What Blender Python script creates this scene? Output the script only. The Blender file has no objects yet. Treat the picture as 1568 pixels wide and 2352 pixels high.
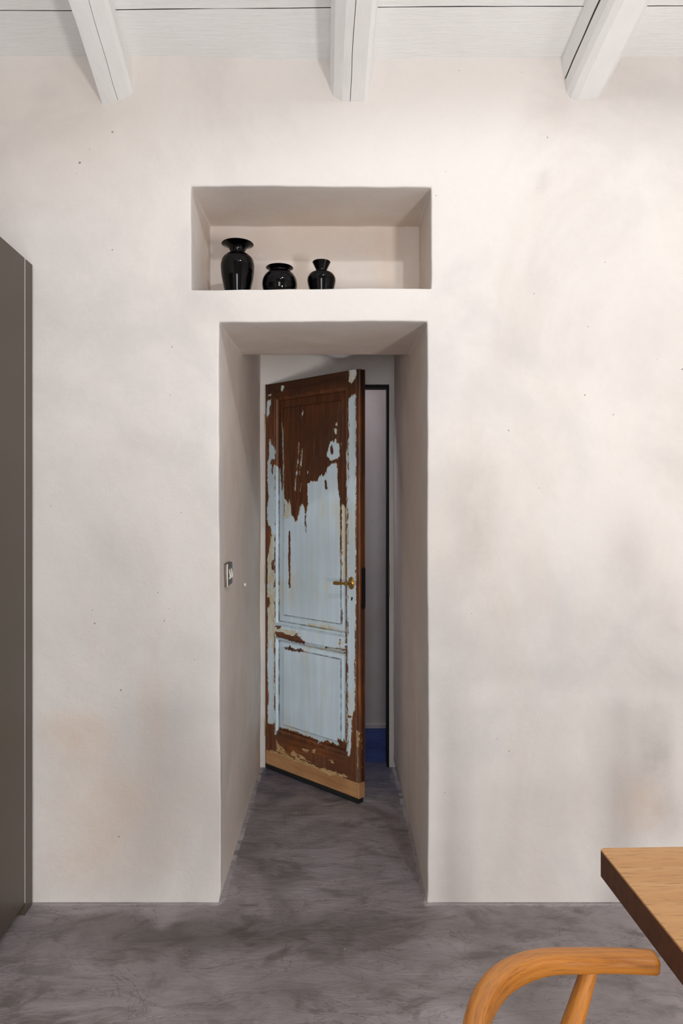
import bpy, bmesh, math, random
import numpy as np
from mathutils import Vector, Matrix, noise
random.seed(7)
scene = bpy.context.scene
COL = scene.collection

# ------------------------------------------------------------------ camera
cam_data = bpy.data.cameras.new('camera')
cam = bpy.data.objects.new('camera', cam_data); COL.objects.link(cam)
cam.location = (0, 0, 1.42); cam.rotation_euler = (math.pi/2, 0, 0)
cam_data.sensor_fit = 'VERTICAL'; cam_data.sensor_height = 36; cam_data.sensor_width = 24
cam_data.lens = 24.0; cam_data.shift_y = -21/2352; cam_data.clip_start = .02
scene.camera = cam

# ------------------------------------------------------------------ world, lights, exposure
w = bpy.data.worlds.new('world'); scene.world = w; w.use_nodes = True
w.node_tree.nodes['Background'].inputs[0].default_value = (.75, .85, 1, 1)
w.node_tree.nodes['Background'].inputs[1].default_value = .3
scene.view_settings.view_transform = 'Standard'; scene.view_settings.look = 'None'
scene.view_settings.gamma = 1; scene.view_settings.exposure = 0.06
scene.view_settings.use_curve_mapping = False
YW, YD, YC = 2.427, 3.664, 4.307     # wall face, door plane, far corridor wall
def area(name, loc, target, sx, sy, power, col):
    d = bpy.data.lights.new(name, 'AREA'); d.shape = 'RECTANGLE'; d.size = sx; d.size_y = sy
    d.energy = power; d.color = col
    o = bpy.data.objects.new(name, d); COL.objects.link(o); o.location = loc
    o.rotation_euler = (Vector(target)-Vector(loc)).to_track_quat('-Z', 'Y').to_euler()
    return o
area('low_window_light', (1.62, -1.90, .62), (.2, 2.4, 1.7), .30, .60, 72, (1, .98, .96))
area('skylight_light', (.86, -2.10, 4.10), (.5, 2.4, 1.6), .42, .30, 12, (.90, .955, 1))
area('rear_fill_light', (.05, -3.05, 1.20), (.05, 2.4, 1.10), 1.1, 1.5, 66, (.92, .965, 1))  # unseen fill light added to raise the ambient level
area('side_fill_light', (2.84, .35, 1.0), (0, .9, 1.8), 1.5, 1.5, 14, (.88, .945, 1))  # unseen light added at the right to lift the ceiling
area('corridor_light', (-.55, 4.02, 2.50), (-.1, 4.06, .5), .30, .20, 8.0, (.86, .88, 1))
d = bpy.data.lights.new('hanging_lamp_light', 'SPOT'); d.energy = 64; d.color = (.90, .955, 1)
d.spot_size = math.radians(158); d.spot_blend = .20; d.shadow_soft_size = .035
o = bpy.data.objects.new('hanging_lamp_light', d); COL.objects.link(o); o.location = (.72, YW-2.0, 3.35)
scene.cycles.max_bounces = 10; scene.cycles.diffuse_bounces = 6
scene.cycles.use_denoising = True

# ------------------------------------------------------------------ helpers
def tag(o, label=None, cat=None, group=None, kind=None):
    for k, v in (('label', label), ('category', cat), ('group', group), ('kind', kind)):
        if v: o[k] = v
    return o
def obj(name, bm, mats, parent=None, smooth=None):
    me = bpy.data.meshes.new(name)
    bmesh.ops.recalc_face_normals(bm, faces=bm.faces)
    bm.to_mesh(me); bm.free()
    for m in (mats if isinstance(mats, (list, tuple)) else [mats]): me.materials.append(m)
    o = bpy.data.objects.new(name, me); COL.objects.link(o)
    if parent: o.parent = parent
    if smooth is not None:
        me.shade_smooth() if smooth >= 180 else smooth_by_angle(me, smooth)
    return o
def smooth_by_angle(me, deg):
    me.shade_smooth()
    bm = bmesh.new(); bm.from_mesh(me); c = math.radians(deg)
    for e in bm.edges:
        if len(e.link_faces) == 2 and e.calc_face_angle(0) > c: e.smooth = False
    bm.to_mesh(me); bm.free()
def empty(name, loc, rz=0):
    o = bpy.data.objects.new(name, None); COL.objects.link(o); o.location = loc
    o.rotation_euler = (0, 0, rz); o.empty_display_size = .1; return o
def box(bm, x0, x1, y0, y1, z0, z1, bev=0, seg=2):
    vs = [bm.verts.new(p) for p in ((x0,y0,z0),(x1,y0,z0),(x1,y1,z0),(x0,y1,z0),(x0,y0,z1),(x1,y0,z1),(x1,y1,z1),(x0,y1,z1))]
    fs = [bm.faces.new([vs[i] for i in f]) for f in ((0,3,2,1),(4,5,6,7),(0,1,5,4),(1,2,6,5),(2,3,7,6),(3,0,4,7))]
    if bev:
        es = list({e for f in fs for e in f.edges})
        bmesh.ops.bevel(bm, geom=es, offset=bev, segments=seg, profile=.5, affect='EDGES')
def bx(*a, **k):
    bm = bmesh.new(); box(bm, *a, **k); return bm
def lathe(prof, n=64, cx=0, cy=0, cz=0):
    bm = bmesh.new(); rings = []
    for r, z in prof:
        if r < 1e-5: rings.append([bm.verts.new((cx, cy, cz+z))])
        else: rings.append([bm.verts.new((cx+r*math.cos(2*math.pi*i/n), cy+r*math.sin(2*math.pi*i/n), cz+z)) for i in range(n)])
    for a, b in zip(rings, rings[1:]):
        for i in range(n):
            j = (i+1) % n
            if len(a) == 1: bm.faces.new((a[0], b[i], b[j]))
            elif len(b) == 1: bm.faces.new((a[i], a[j], b[0]))
            else: bm.faces.new((a[i], a[j], b[j], b[i]))
    return bm
def smooth_prof(pts, n=6):
    out = []
    P = [Vector(p) for p in pts]
    for i in range(len(P)-1):
        p0 = P[max(i-1, 0)]; p1 = P[i]; p2 = P[i+1]; p3 = P[min(i+2, len(P)-1)]
        for k in range(n):
            t = k/n
            out.append(.5*((2*p1)+(p2-p0)*t+(2*p0-5*p1+4*p2-p3)*t*t+(3*p1-p0-3*p2+p3)*t**3))
    out.append(P[-1]); return out
def set_attr(o, name, vals):
    a = o.data.attributes.new(name, 'FLOAT', 'POINT'); a.data.foreach_set('value', np.asarray(vals, dtype=np.float32))
def set_vattr(o, name, vals):
    a = o.data.attributes.new(name, 'FLOAT_VECTOR', 'POINT'); a.data.foreach_set('vector', np.asarray(vals, dtype=np.float32).ravel())
def coords(o):
    n = len(o.data.vertices); c = np.empty(n*3, dtype=np.float32); o.data.vertices.foreach_get('co', c); return c.reshape(-1, 3)
def tube(pts, radii, n=20, sub=8, power=2.4, up=(0,0,1), endround=True):
    """closed swept tube with superellipse section; radii = [(side, up)]; returns bm and grain vectors"""
    P = smooth_prof([tuple(p)+tuple(r) for p, r in zip(pts, radii)], sub) if len(pts) > 1 else []
    C = [Vector(p[:3]) for p in P]; R = [(p[3], p[4]) for p in P]
    if endround:
        def cap(c, r, d):
            return [(c + d*min(r)*.55*math.sin(a), (r[0]*math.cos(a), r[1]*math.cos(a))) for a in (.5, .95, 1.3)]
        d0 = (C[0]-C[1]).normalized(); d1 = (C[-1]-C[-2]).normalized()
        a0 = cap(C[0], R[0], d0)[::-1]; a1 = cap(C[-1], R[-1], d1)
        C = [c for c, r in a0]+C+[c for c, r in a1]; R = [r for c, r in a0]+R+[r for c, r in a1]
    bm = bmesh.new(); rings = []; gr = []; s = 0; up = Vector(up)
    for i, c in enumerate(C):
        t = (C[min(i+1, len(C)-1)]-C[max(i-1, 0)]).normalized()
        if i: s += (c-C[i-1]).length
        side = t.cross(up).normalized(); u2 = side.cross(t).normalized()
        ring = []
        for k in range(n):
            a = 2*math.pi*k/n; ca, sa = math.cos(a), math.sin(a)
            x = math.copysign(abs(ca)**(2/power), ca)*R[i][0]; y = math.copysign(abs(sa)**(2/power), sa)*R[i][1]
            ring.append(bm.verts.new(c+side*x+u2*y)); gr.append((s, x, y))
        rings.append(ring)
    for a, b in zip(rings, rings[1:]):
        for k in range(n): bm.faces.new((a[k], a[(k+1) % n], b[(k+1) % n], b[k]))
    bm.faces.new(rings[0]); bm.faces.new(rings[-1])
    return bm, gr

# ------------------------------------------------------------------ material helpers
class M:
    def __init__(s, name):
        s.m = bpy.data.materials.new(name); s.m.use_nodes = True; s.t = s.m.node_tree; s.n = s.t.nodes
        s.b = s.n['Principled BSDF']; s.tc = s.n.new('ShaderNodeTexCoord')
    def L(s, a, b): s.t.links.new(a, b)
    def put(s, sock, v):
        if isinstance(v, bpy.types.NodeSocket): s.L(v, sock)
        elif v is not None: sock.default_value = v
    def map(s, vec, scale, loc=(0,0,0), rot=(0,0,0)):
        n = s.n.new('ShaderNodeMapping'); s.put(n.inputs[0], vec); n.inputs['Scale'].default_value = scale
        n.inputs['Location'].default_value = loc; n.inputs['Rotation'].default_value = rot; return n.outputs[0]
    def noise(s, vec, scale, detail=4, rough=.55, dist=0):
        n = s.n.new('ShaderNodeTexNoise'); s.put(n.inputs['Vector'], vec); n.inputs['Scale'].default_value = scale
        n.inputs['Detail'].default_value = detail; n.inputs['Roughness'].default_value = rough
        n.inputs['Distortion'].default_value = dist; return n.outputs['Fac']
    def rng(s, v, a, b, c=0., d=1., smooth=False):
        n = s.n.new('ShaderNodeMapRange'); s.put(n.inputs[0], v)
        for i, x in zip((1, 2, 3, 4), (a, b, c, d)): n.inputs[i].default_value = x
        if smooth: n.interpolation_type = 'SMOOTHSTEP'
        return n.outputs[0]
    def math(s, op, a, b=None, clamp=False):
        n = s.n.new('ShaderNodeMath'); n.operation = op; n.use_clamp = clamp; s.put(n.inputs[0], a); s.put(n.inputs[1], b); return n.outputs[0]
    def mix(s, f, a, b, mode='MIX'):
        n = s.n.new('ShaderNodeMix'); n.data_type = 'RGBA'; n.blend_type = mode
        s.put(n.inputs[0], f); s.put(n.inputs[6], c4(a)); s.put(n.inputs[7], c4(b)); return n.outputs[2]
    def attr(s, name):
        n = s.n.new('ShaderNodeAttribute'); n.attribute_name = name; return n
    def bump(s, h, strength, dist=.01, normal=None):
        n = s.n.new('ShaderNodeBump'); s.put(n.inputs['Height'], h); n.inputs['Strength'].default_value = strength
        n.inputs['Distance'].default_value = dist
        if normal is not None: s.L(normal, n.inputs['Normal'])
        return n.outputs[0]
    def out(s, col=None, rough=None, normal=None, metal=None, spec=None, coat=None):
        s.put(s.b.inputs['Base Color'], c4(col)); s.put(s.b.inputs['Roughness'], rough)
        s.put(s.b.inputs['Metallic'], metal); s.put(s.b.inputs['Specular IOR Level'], spec)
        s.put(s.b.inputs['Coat Weight'], coat)
        if normal is not None: s.L(normal, s.b.inputs['Normal'])
        return s.m
def c4(c):
    return c if c is None or isinstance(c, bpy.types.NodeSocket) else (c[0], c[1], c[2], 1)
def srgb(r, g, b):
    f = lambda v: (v/255/12.92) if v/255 <= .04045 else ((v/255+.055)/1.055)**2.4
    return (f(r), f(g), f(b))

def mat_plaster(name, base, dark, warm, grey):
    m = M(name); P = m.tc.outputs['Object']
    n1 = m.noise(P, 1.1, 6, .6, .6); n2 = m.noise(m.map(P, (1, 1, .45), (7, 2, 1)), 2.6, 6, .62, .3)
    n3 = m.noise(m.map(P, (1, 1, 1), (3, 9, 4)), 1.7, 5, .6, .4); n4 = m.noise(P, 45, 4, .65)
    c = m.mix(m.rng(n1, .42, .68, 0, .75, True), base, dark)
    c = m.mix(m.rng(n2, .5, .72, 0, .6, True), c, warm)
    c = m.mix(m.rng(n3, .48, .7, 0, .6, True), c, grey)
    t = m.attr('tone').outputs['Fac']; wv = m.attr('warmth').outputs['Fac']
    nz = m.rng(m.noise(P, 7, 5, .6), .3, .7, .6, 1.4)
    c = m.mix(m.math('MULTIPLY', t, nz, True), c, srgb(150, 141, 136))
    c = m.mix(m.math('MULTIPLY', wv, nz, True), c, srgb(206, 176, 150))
    c = m.mix(m.rng(n4, .2, .8, .05, 0), c, srgb(160, 148, 138))
    spk = m.rng(m.noise(m.map(P, (1, 1, 1), (5, 5, 5)), 55, 1, .4), .83, .84)
    c = m.mix(m.math('MULTIPLY', spk, .6), c, srgb(70, 50, 45))
    h = m.math('ADD', m.math('MULTIPLY', m.noise(P, 6, 4, .6), 1.0), m.math('MULTIPLY', m.noise(P, 70, 3, .6), .10))
    pit = m.rng(m.noise(P, 190, 2, .5), .62, .75, 0, -.06); msk = m.rng(n1, .5, .62)
    h = m.math('ADD', h, m.math('MULTIPLY', pit, msk))
    return m.out(c, .88, m.bump(h, .32, .012), spec=.25)
PLASTER = mat_plaster('limewash_plaster', srgb(221, 215, 210), srgb(203, 196, 191), srgb(214, 205, 196), srgb(202, 198, 196))
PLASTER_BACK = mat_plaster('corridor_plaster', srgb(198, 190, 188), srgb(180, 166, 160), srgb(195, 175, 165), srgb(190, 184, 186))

def mat_white_wood():
    m = M('white_painted_timber'); P = m.tc.outputs['Object']
    g = m.noise(m.map(P, (1.2, 12, 12)), 9, 5, .65, .6); n = m.noise(P, 2.3, 4, .6)
    c = m.mix(m.rng(n, .35, .7), srgb(243, 244, 244), srgb(235, 235, 234))
    c = m.mix(m.rng(g, .3, .7, .12, 0), c, srgb(190, 184, 178))
    h = m.math('ADD', g, m.math('MULTIPLY', m.noise(P, 40, 3), .3))
    return m.out(c, .6, m.bump(h, .5, .004))
WHITE = mat_white_wood()
def mat_beam():
    m = M('white_painted_beam'); P = m.tc.outputs['Object']
    g = m.noise(m.map(P, (12, 1.1, 12)), 5, 5, .6, .4); n = m.noise(P, 3, 4, .6)
    c = m.mix(m.rng(n, .35, .7), srgb(244, 245, 245), srgb(236, 236, 235))
    h = m.math('ADD', g, m.math('MULTIPLY', m.noise(P, 30, 3), .25))
    return m.out(c, .55, m.bump(h, .4, .005))
BEAM = mat_beam()
def flat(name, col, rough=.5, metal=0., spec=None, coat=None, bump=0, bs=60):
    m = M(name); P = m.tc.outputs['Object']
    n = m.noise(P, 9, 4, .6)
    c = m.mix(m.rng(n, .3, .7, 0, .25), col, tuple(x*.75 for x in col))
    nr = m.bump(m.noise(P, bs, 3), bump, .002) if bump else None
    return m.out(c, rough, nr, metal, spec, coat)
DARK = flat('dark_gap', (.012, .01, .009), .9)
BLACK_STEEL = flat('black_steel', (.004, .004, .005), .6, 0, .2)
RUBBER = flat('black_rubber_seal', (.008, .008, .008), .8)
HINGE = flat('pale_brass', (.40, .34, .22), .4, .6)
BRASS = flat('aged_brass', (.42, .25, .06), .33, .9)
IRON = flat('dark_iron', (.02, .017, .016), .45, .7)
STEEL = flat('brushed_steel', (.13, .105, .085), .35, .85)
PALE_PLASTIC = flat('pale_plastic', (.72, .68, .62), .35)
OPAL = flat('opal_glass', (.72, .70, .72), .3)
BLACK_GLAZE = M('black_glaze').out((.0012, .0012, .0015), .05, spec=.22)
def mat_lacquer():
    m = M('bronze_lacquer'); P = m.tc.outputs['Object']
    n = m.noise(P, 1.4, 3, .5)
    c = m.mix(m.rng(n, .35, .65), (.080, .066, .046), (.084, .064, .048))
    return m.out(c, .42, m.bump(m.noise(P, 500, 2), .03, .001), .35)
LACQUER = mat_lacquer()
EDGE_HIGHLIGHT = flat('pale_edge_highlight', (.75, .73, .68), .35, .3)

def mat_wood(name, c1, c2, c3, vec='obj', scale=(1.4, 30, 30), rough=.42, bump=.12):
    m = M(name)
    P = m.attr('grain').outputs['Vector'] if vec == 'grain' else m.tc.outputs['Object']
    V = m.map(P, scale)
    g = m.noise(V, 1.6, 6, .62, .8); f = m.noise(m.map(P, tuple(x*4 for x in scale)), 2.2, 3, .6)
    big = m.noise(m.map(P, tuple(x*.2 for x in scale)), 1.5, 3, .5, .5)
    c = m.mix(m.rng(g, .32, .68), c1, c2); c = m.mix(m.rng(big, .38, .68, 0, .6), c, c3)
    c = m.mix(m.rng(f, .52, .70, 0, .6), c, tuple(x*.4 for x in c2))
    return m.out(c, rough, m.bump(m.math('ADD', g, m.math('MULTIPLY', f, .6)), bump, .002))
TABLE_TOP = mat_wood('oiled_oak', srgb(206, 158, 104), srgb(188, 134, 80), srgb(196, 142, 84), scale=(2.2, 26, 26), rough=.45)
TABLE_EDGE = mat_wood('shaded_edge_veneer', srgb(104, 60, 26), srgb(78, 42, 18), srgb(90, 50, 22), scale=(22, 7, 5), rough=.62)  # darker edge veneer, with the shadow side's shade also in its colour
CHAIR_WOOD = mat_wood('honey_oak', srgb(202, 131, 44), srgb(158, 90, 22), srgb(186, 120, 52), 'grain', (3.2, 60, 60), .38, .12)
def mat_cord():
    m = M('paper_cord'); P = m.tc.outputs['Object']
    wv = m.n.new('ShaderNodeTexWave'); m.put(wv.inputs['Vector'], P); wv.inputs['Scale'].default_value = 55; wv.inputs['Distortion'].default_value = .3
    c = m.mix(wv.outputs['Fac'], srgb(150, 122, 84), srgb(206, 180, 138))
    return m.out(c, .8, m.bump(wv.outputs['Fac'], .6, .004))
CORD = mat_cord()

def mat_floor(blue=False):
    m = M('cement_blue_light' if blue else 'trowelled_cement'); P = m.tc.outputs['Object']
    W = m.map(P, (1, 1.6, 1), (4, 3, 0), (0, 0, .25))
    a = m.noise(W, 2.0, 7, .62, 1.0); b = m.noise(m.map(P, (1, 2.2, 1), (1, 8, 0), (0, 0, -.35)), 4.6, 7, .65, 1.2)
    d = m.noise(P, 1.1, 4, .55, .3)
    if blue:
        c = m.mix(m.rng(a, .35, .65), srgb(38, 68, 130), srgb(28, 44, 104)); c = m.mix(m.rng(b, .5, .7, 0, .5), c, srgb(40, 84, 130))  # blue light on the corridor floor, put into its base colour
    else:
        c = m.mix(m.rng(a, .34, .66), srgb(162, 153, 155), srgb(120, 112, 111))
        c = m.mix(m.rng(b, .46, .66, 0, .75, True), c, srgb(96, 89, 84))
        c = m.mix(m.rng(d, .5, .68, 0, .5, True), c, srgb(150, 143, 147))
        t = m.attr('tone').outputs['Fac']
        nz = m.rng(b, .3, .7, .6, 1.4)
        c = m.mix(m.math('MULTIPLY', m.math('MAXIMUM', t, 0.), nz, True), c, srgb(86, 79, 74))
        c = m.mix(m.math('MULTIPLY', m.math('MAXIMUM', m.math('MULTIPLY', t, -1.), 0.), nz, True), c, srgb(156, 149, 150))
        # blue light at the threshold, painted into the floor colour as a depth gradient
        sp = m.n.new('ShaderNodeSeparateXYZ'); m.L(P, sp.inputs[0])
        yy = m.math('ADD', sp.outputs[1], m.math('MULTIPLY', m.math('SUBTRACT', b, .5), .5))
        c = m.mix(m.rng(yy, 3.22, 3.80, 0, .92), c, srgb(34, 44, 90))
        # ragged pale plaster slurry where the walls meet the floor
        e = m.math('ADD', m.attr('edge').outputs['Fac'], m.math('MULTIPLY', m.math('SUBTRACT', m.noise(P, 16, 5, .65), .5), .034))
        c = m.mix(m.rng(e, .009, .014, 1, 0), c, srgb(176, 170, 170))
        e2 = m.math('ADD', m.attr('edge').outputs['Fac'], m.math('MULTIPLY', m.math('SUBTRACT', m.noise(P, 3.5, 5, .6), .5), .16))
        c = m.mix(m.rng(e2, .015, .026, .4, 0), c, srgb(152, 146, 148))
        # thin trowel scratches and chatter marks
        s1 = m.noise(m.map(P, (46, 5, 1), (0, 0, 0), (0, 0, .45)), 1.6, 3, .6, .5)
        mk = m.rng(m.noise(P, 3.1, 3, .5), .52, .62)
        c = m.mix(m.math('MULTIPLY', m.rng(s1, .60, .70, 0, .35), mk), c, srgb(72, 66, 64))
        spk = m.rng(m.noise(P, 60, 1, .4), .80, .81); c = m.mix(m.math('MULTIPLY', spk, .5), c, srgb(205, 200, 200))
        # trowel ridges: contour edges of a stretched noise
        r = m.noise(m.map(P, (1, 1.7, 1), (9, 2, 0), (0, 0, .5)), 2.4, 6, .6, 1.3)
        rl = m.math('ABSOLUTE', m.math('SUBTRACT', r, .5)); c = m.mix(m.rng(rl, 0, .006, .55, 0), c, srgb(74, 68, 65))
    h = m.math('ADD', m.math('MULTIPLY', m.noise(m.map(P, (1, 3, 1), (0, 0, 0), (0, 0, .3)), 7, 6, .65, 1.5), 1.), m.math('MULTIPLY', b, .8))
    return m.out(c, m.rng(a, .3, .7, .36, .52), m.bump(h, .6, .009), spec=.42)
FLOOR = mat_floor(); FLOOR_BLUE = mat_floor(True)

def mat_door(name, grain, light=False):
    """grain: 'z' or 'x' = direction the boards run"""
    m = M(name); P = m.tc.outputs['Object']
    sc = (26, 26, 1.6) if grain == 'z' else (1.6, 26, 26)
    st = (3.2, 3.2, 1) if grain == 'z' else (1, 3.2, 3.2)
    g = m.noise(m.map(P, sc), 1.7, 6, .62, 1.0); f = m.noise(m.map(P, tuple(x*4 for x in sc)), 2, 3, .6)
    big = m.noise(P, 3.2, 4, .55)
    if light:
        c = m.mix(m.rng(g, .3, .7), srgb(214, 166, 116), srgb(180, 130, 84)); c = m.mix(m.rng(big, .4, .65, 0, .6), c, srgb(150, 104, 68))
        c = m.mix(m.rng(m.noise(m.map(P, (4, 4, 26)), 2.2, 3, .6), .62, .7, 0, .6), c, srgb(208, 172, 124))
    else:
        c = m.mix(m.rng(g, .32, .68), srgb(150, 88, 44), srgb(72, 38, 20)); c = m.mix(m.rng(big, .42, .6, 0, .75), c, srgb(92, 56, 38))
        c = m.mix(m.rng(f, .52, .75, 0, .45), c, srgb(46, 26, 16))
        sw = m.noise(m.map(P, (95, 95, 2.2)), 1.5, 4, .65, .4); sk = m.rng(m.noise(P, 5, 4, .6), .48, .62)
        c = m.mix(m.math('MULTIPLY', m.rng(sw, .54, .64, 0, .6), sk), c, srgb(132, 122, 110))
        c = m.mix(m.attr('wood_dark').outputs['Fac'], c, srgb(44, 26, 16))
    wob = m.noise(m.map(P, st), 34, 8, .72, .5); wob2 = m.noise(m.map(P, st), 9, 4, .6)
    w1 = m.math('MULTIPLY', m.math('SUBTRACT', wob, .5), .036); w2 = m.math('MULTIPLY', m.math('SUBTRACT', wob2, .5), .016)
    w3 = m.math('MULTIPLY', m.math('SUBTRACT', m.noise(m.map(P, (110, 110, 7) if grain == 'z' else (7, 110, 110)), 1, 3, .6), .5), .020)
    wsum = m.math('ADD', m.math('ADD', w1, w2), w3)
    pa = m.math('ADD', m.attr('paint').outputs['Fac'], wsum)
    ba = m.math('ADD', m.attr('bare').outputs['Fac'], wsum)
    cr = m.math('ADD', m.attr('cream').outputs['Fac'], wsum)
    fleck = m.rng(m.noise(m.map(P, tuple(x*1.3 for x in st)), 60, 4, .6), .70, .72)
    pm = m.math('MULTIPLY', m.rng(pa, 0, .0008), m.rng(ba, 0, .0008, 1, 0))
    pm = m.math('MULTIPLY', pm, m.math('SUBTRACT', 1., m.math('MULTIPLY', fleck, .85)))
    streak = m.noise(m.map(P, (16, 16, .8)), 2, 4, .6)
    pc = m.mix(m.rng(streak, .3, .7), srgb(214, 233, 244), srgb(200, 219, 230))
    pc = m.mix(m.rng(m.noise(m.map(P, (6, 6, 1.5)), 1.8, 5, .6), .52, .68, 0, .55, True), pc, srgb(214, 208, 184))
    pc = m.mix(m.rng(m.noise(P, 2.2, 3, .5), .5, .65, 0, .4), pc, srgb(182, 196, 202))
    rim = m.rng(pa, .001, .0045, .75, 0); pc = m.mix(rim, pc, srgb(196, 178, 140))
    pc = m.mix(m.math('MULTIPLY', m.rng(cr, 0, .004, 0, .9), m.rng(m.noise(m.map(P, (3, 3, 1)), 14, 5, .65), .38, .56, .1, 1)), pc, srgb(210, 194, 156))
    dn = m.rng(m.noise(P, 26, 5, .65), .35, .6, .35, 1)
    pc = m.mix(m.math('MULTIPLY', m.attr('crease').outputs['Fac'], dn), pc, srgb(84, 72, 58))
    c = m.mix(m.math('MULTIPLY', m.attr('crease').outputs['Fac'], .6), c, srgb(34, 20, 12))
    c = m.mix(pm, c, pc)
    rem = m.math('ADD', m.attr('remnant').outputs['Fac'], wsum)
    rm = m.math('MULTIPLY', m.rng(rem, 0, .0008), m.rng(m.noise(m.map(P, st), 30, 4, .6), .40, .46))
    c = m.mix(m.math('MULTIPLY', rm, .9), c, srgb(206, 172, 122))
    h = m.math('ADD', m.math('MULTIPLY', pm, .6), m.math('MULTIPLY', g, .35))
    rough = m.rng(pm, 0, 1, .5, .58)
    return m.out(c, rough, m.bump(h, .5, .0018), spec=.4)
DOOR_Z = mat_door('flaking_paint_upright', 'z'); DOOR_X = mat_door('flaking_paint_rail', 'x'); DOOR_NEW = mat_door('bare_pine_board', 'x', True)

# ------------------------------------------------------------------ large structure: front wall with niche and deep doorway
def lin(a, b, step):
    n = max(1, round((b-a)/step)); return [a+(b-a)*i/n for i in range(n+1)]
def breaks(bs, step):
    out = [bs[0]]
    for a, b in zip(bs, bs[1:]): out += lin(a, b, step)[1:]
    return out
NX0, NX1, NZ0, NZ1, ND = -.5345, .3185, 2.180, 2.545, .350
DX0, DX1, DZ1, DLD = -.436, .3035, 2.064, .550
WX0, WX1, WZ1 = -1.75, 2.9, 3.06
PZ = 2.27
def front_wall():
    bm = bmesh.new()
    xs = breaks([WX0, NX0, DX0, DX1, NX1, WX1], .04); zs = breaks([0, DZ1, NZ0, PZ, NZ1, WZ1], .04)
    V = {}
    def v(x, y, z):
        k = (round(x, 4), round(y, 4), round(z, 4))
        if k not in V: V[k] = bm.verts.new((x, y, z))
        return V[k]
    def quad(*p): bm.faces.new([v(*q) for q in p])
    eps = 1e-6
    sel = lambda arr, a, b: [t for t in arr if a-eps <= t <= b+eps]
    for x0, x1 in zip(xs, xs[1:]):
        for z0, z1 in zip(zs, zs[1:]):
            xm, zm = (x0+x1)/2, (z0+z1)/2
            if NX0 < xm < NX1 and NZ0 < zm < NZ1: continue
            if DX0 < xm < DX1 and zm < DZ1: continue
            quad((x0, YW, z0), (x1, YW, z0), (x1, YW, z1), (x0, YW, z1))
    # niche
    ys = lin(YW, YW+ND, .04); nx = sel(xs, NX0, NX1); nz = sel(zs, NZ0, NZ1)
    for y0, y1 in zip(ys, ys[1:]):
        for z0, z1 in zip(nz, nz[1:]):
            for x in (NX0, NX1): quad((x, y0, z0), (x, y1, z0), (x, y1, z1), (x, y0, z1))
        for x0, x1 in zip(nx, nx[1:]):
            for z in (NZ0, NZ1): quad((x0, y0, z), (x1, y0, z), (x1, y1, z), (x0, y1, z))
    for x0, x1 in zip(nx, nx[1:]):
        for z0, z1 in zip(nz, nz[1:]): quad((x0, YW+ND, z0), (x1, YW+ND, z0), (x1, YW+ND, z1), (x0, YW+ND, z1))
    # doorway jambs, lintel, higher pocket behind the lintel
    ys = breaks([YW, YW+DLD, YD+.02], .04); dx = sel(xs, DX0, DX1)
    for y0, y1 in zip(ys, ys[1:]):
        top = DZ1 if (y0+y1)/2 < YW+DLD else PZ
        dz = sel(zs, 0, top)
        for z0, z1 in zip(dz, dz[1:]):
            for x in (DX0, DX1): quad((x, y0, z0), (x, y1, z0), (x, y1, z1), (x, y0, z1))
        for x0, x1 in zip(dx, dx[1:]): quad((x0, y0, top), (x1, y0, top), (x1, y1, top), (x0, y1, top))
    for x0, x1 in zip(dx, dx[1:]):
        for z0, z1 in zip(sel(zs, DZ1, PZ), sel(zs, DZ1, PZ)[1:]):
            quad((x0, YW+DLD, z0), (x1, YW+DLD, z0), (x1, YW+DLD, z1), (x0, YW+DLD, z1))
    bmesh.ops.recalc_face_normals(bm, faces=bm.faces)
    sharp = [e for e in bm.edges if len(e.link_faces) == 2 and e.calc_face_angle(0) > 1.0]
    bmesh.ops.bevel(bm, geom=sharp, offset=.007, segments=3, profile=.6, affect='EDGES')
    for q in bm.verts:
        c = q.co
        if c.z < .005 or c.x < WX0+.01 or c.x > WX1-.01: continue
        p = c*2.6; d = noise.noise_vector(p)*.0042+noise.noise_vector(c*11)*.0018
        # small out-of-square of the old openings
        if c.y > YW+.02 and c.x > .2 and c.z < PZ+.01: q.co.x -= .022*(c.y-YW)/(YD-YW)
        if c.y < YW+.3 and .25 < c.x < .35 and c.z < 2.1: q.co.x += .006*(1-c.z/2.06)
        if abs(c.x+.436) < .02 and c.y < YW+.02 and c.z < DZ1+.02: q.co.x += .006*(1-c.z/2.06)
        q.co += Vector((d.x, d.y*1.2, d.z))
    return bm
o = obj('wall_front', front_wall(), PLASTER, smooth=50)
tag(o, 'limewashed beige plaster wall with recessed niche and deep doorway', kind='structure')
c = coords(o).astype(float)
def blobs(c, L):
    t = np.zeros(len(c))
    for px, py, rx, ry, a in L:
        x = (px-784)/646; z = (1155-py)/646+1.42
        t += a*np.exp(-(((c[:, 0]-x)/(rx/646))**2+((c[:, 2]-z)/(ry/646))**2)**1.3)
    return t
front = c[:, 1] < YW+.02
tone = blobs(c, [(1095, 1150, 60, 130, .25), (1440, 1290, 60, 120, .22), (1500, 1730, 42, 110, .50), (1240, 415, 14, 18, .25), (1280, 250, 30, 25, .12),  # uneven limewash; the low right patches paint a soft shadow
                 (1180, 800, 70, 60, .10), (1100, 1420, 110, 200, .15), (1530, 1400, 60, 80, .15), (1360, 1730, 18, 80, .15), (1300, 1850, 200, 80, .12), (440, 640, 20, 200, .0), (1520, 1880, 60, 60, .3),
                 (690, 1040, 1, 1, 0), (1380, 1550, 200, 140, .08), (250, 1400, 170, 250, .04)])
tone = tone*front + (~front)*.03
set_attr(o, 'tone', tone)
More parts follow.
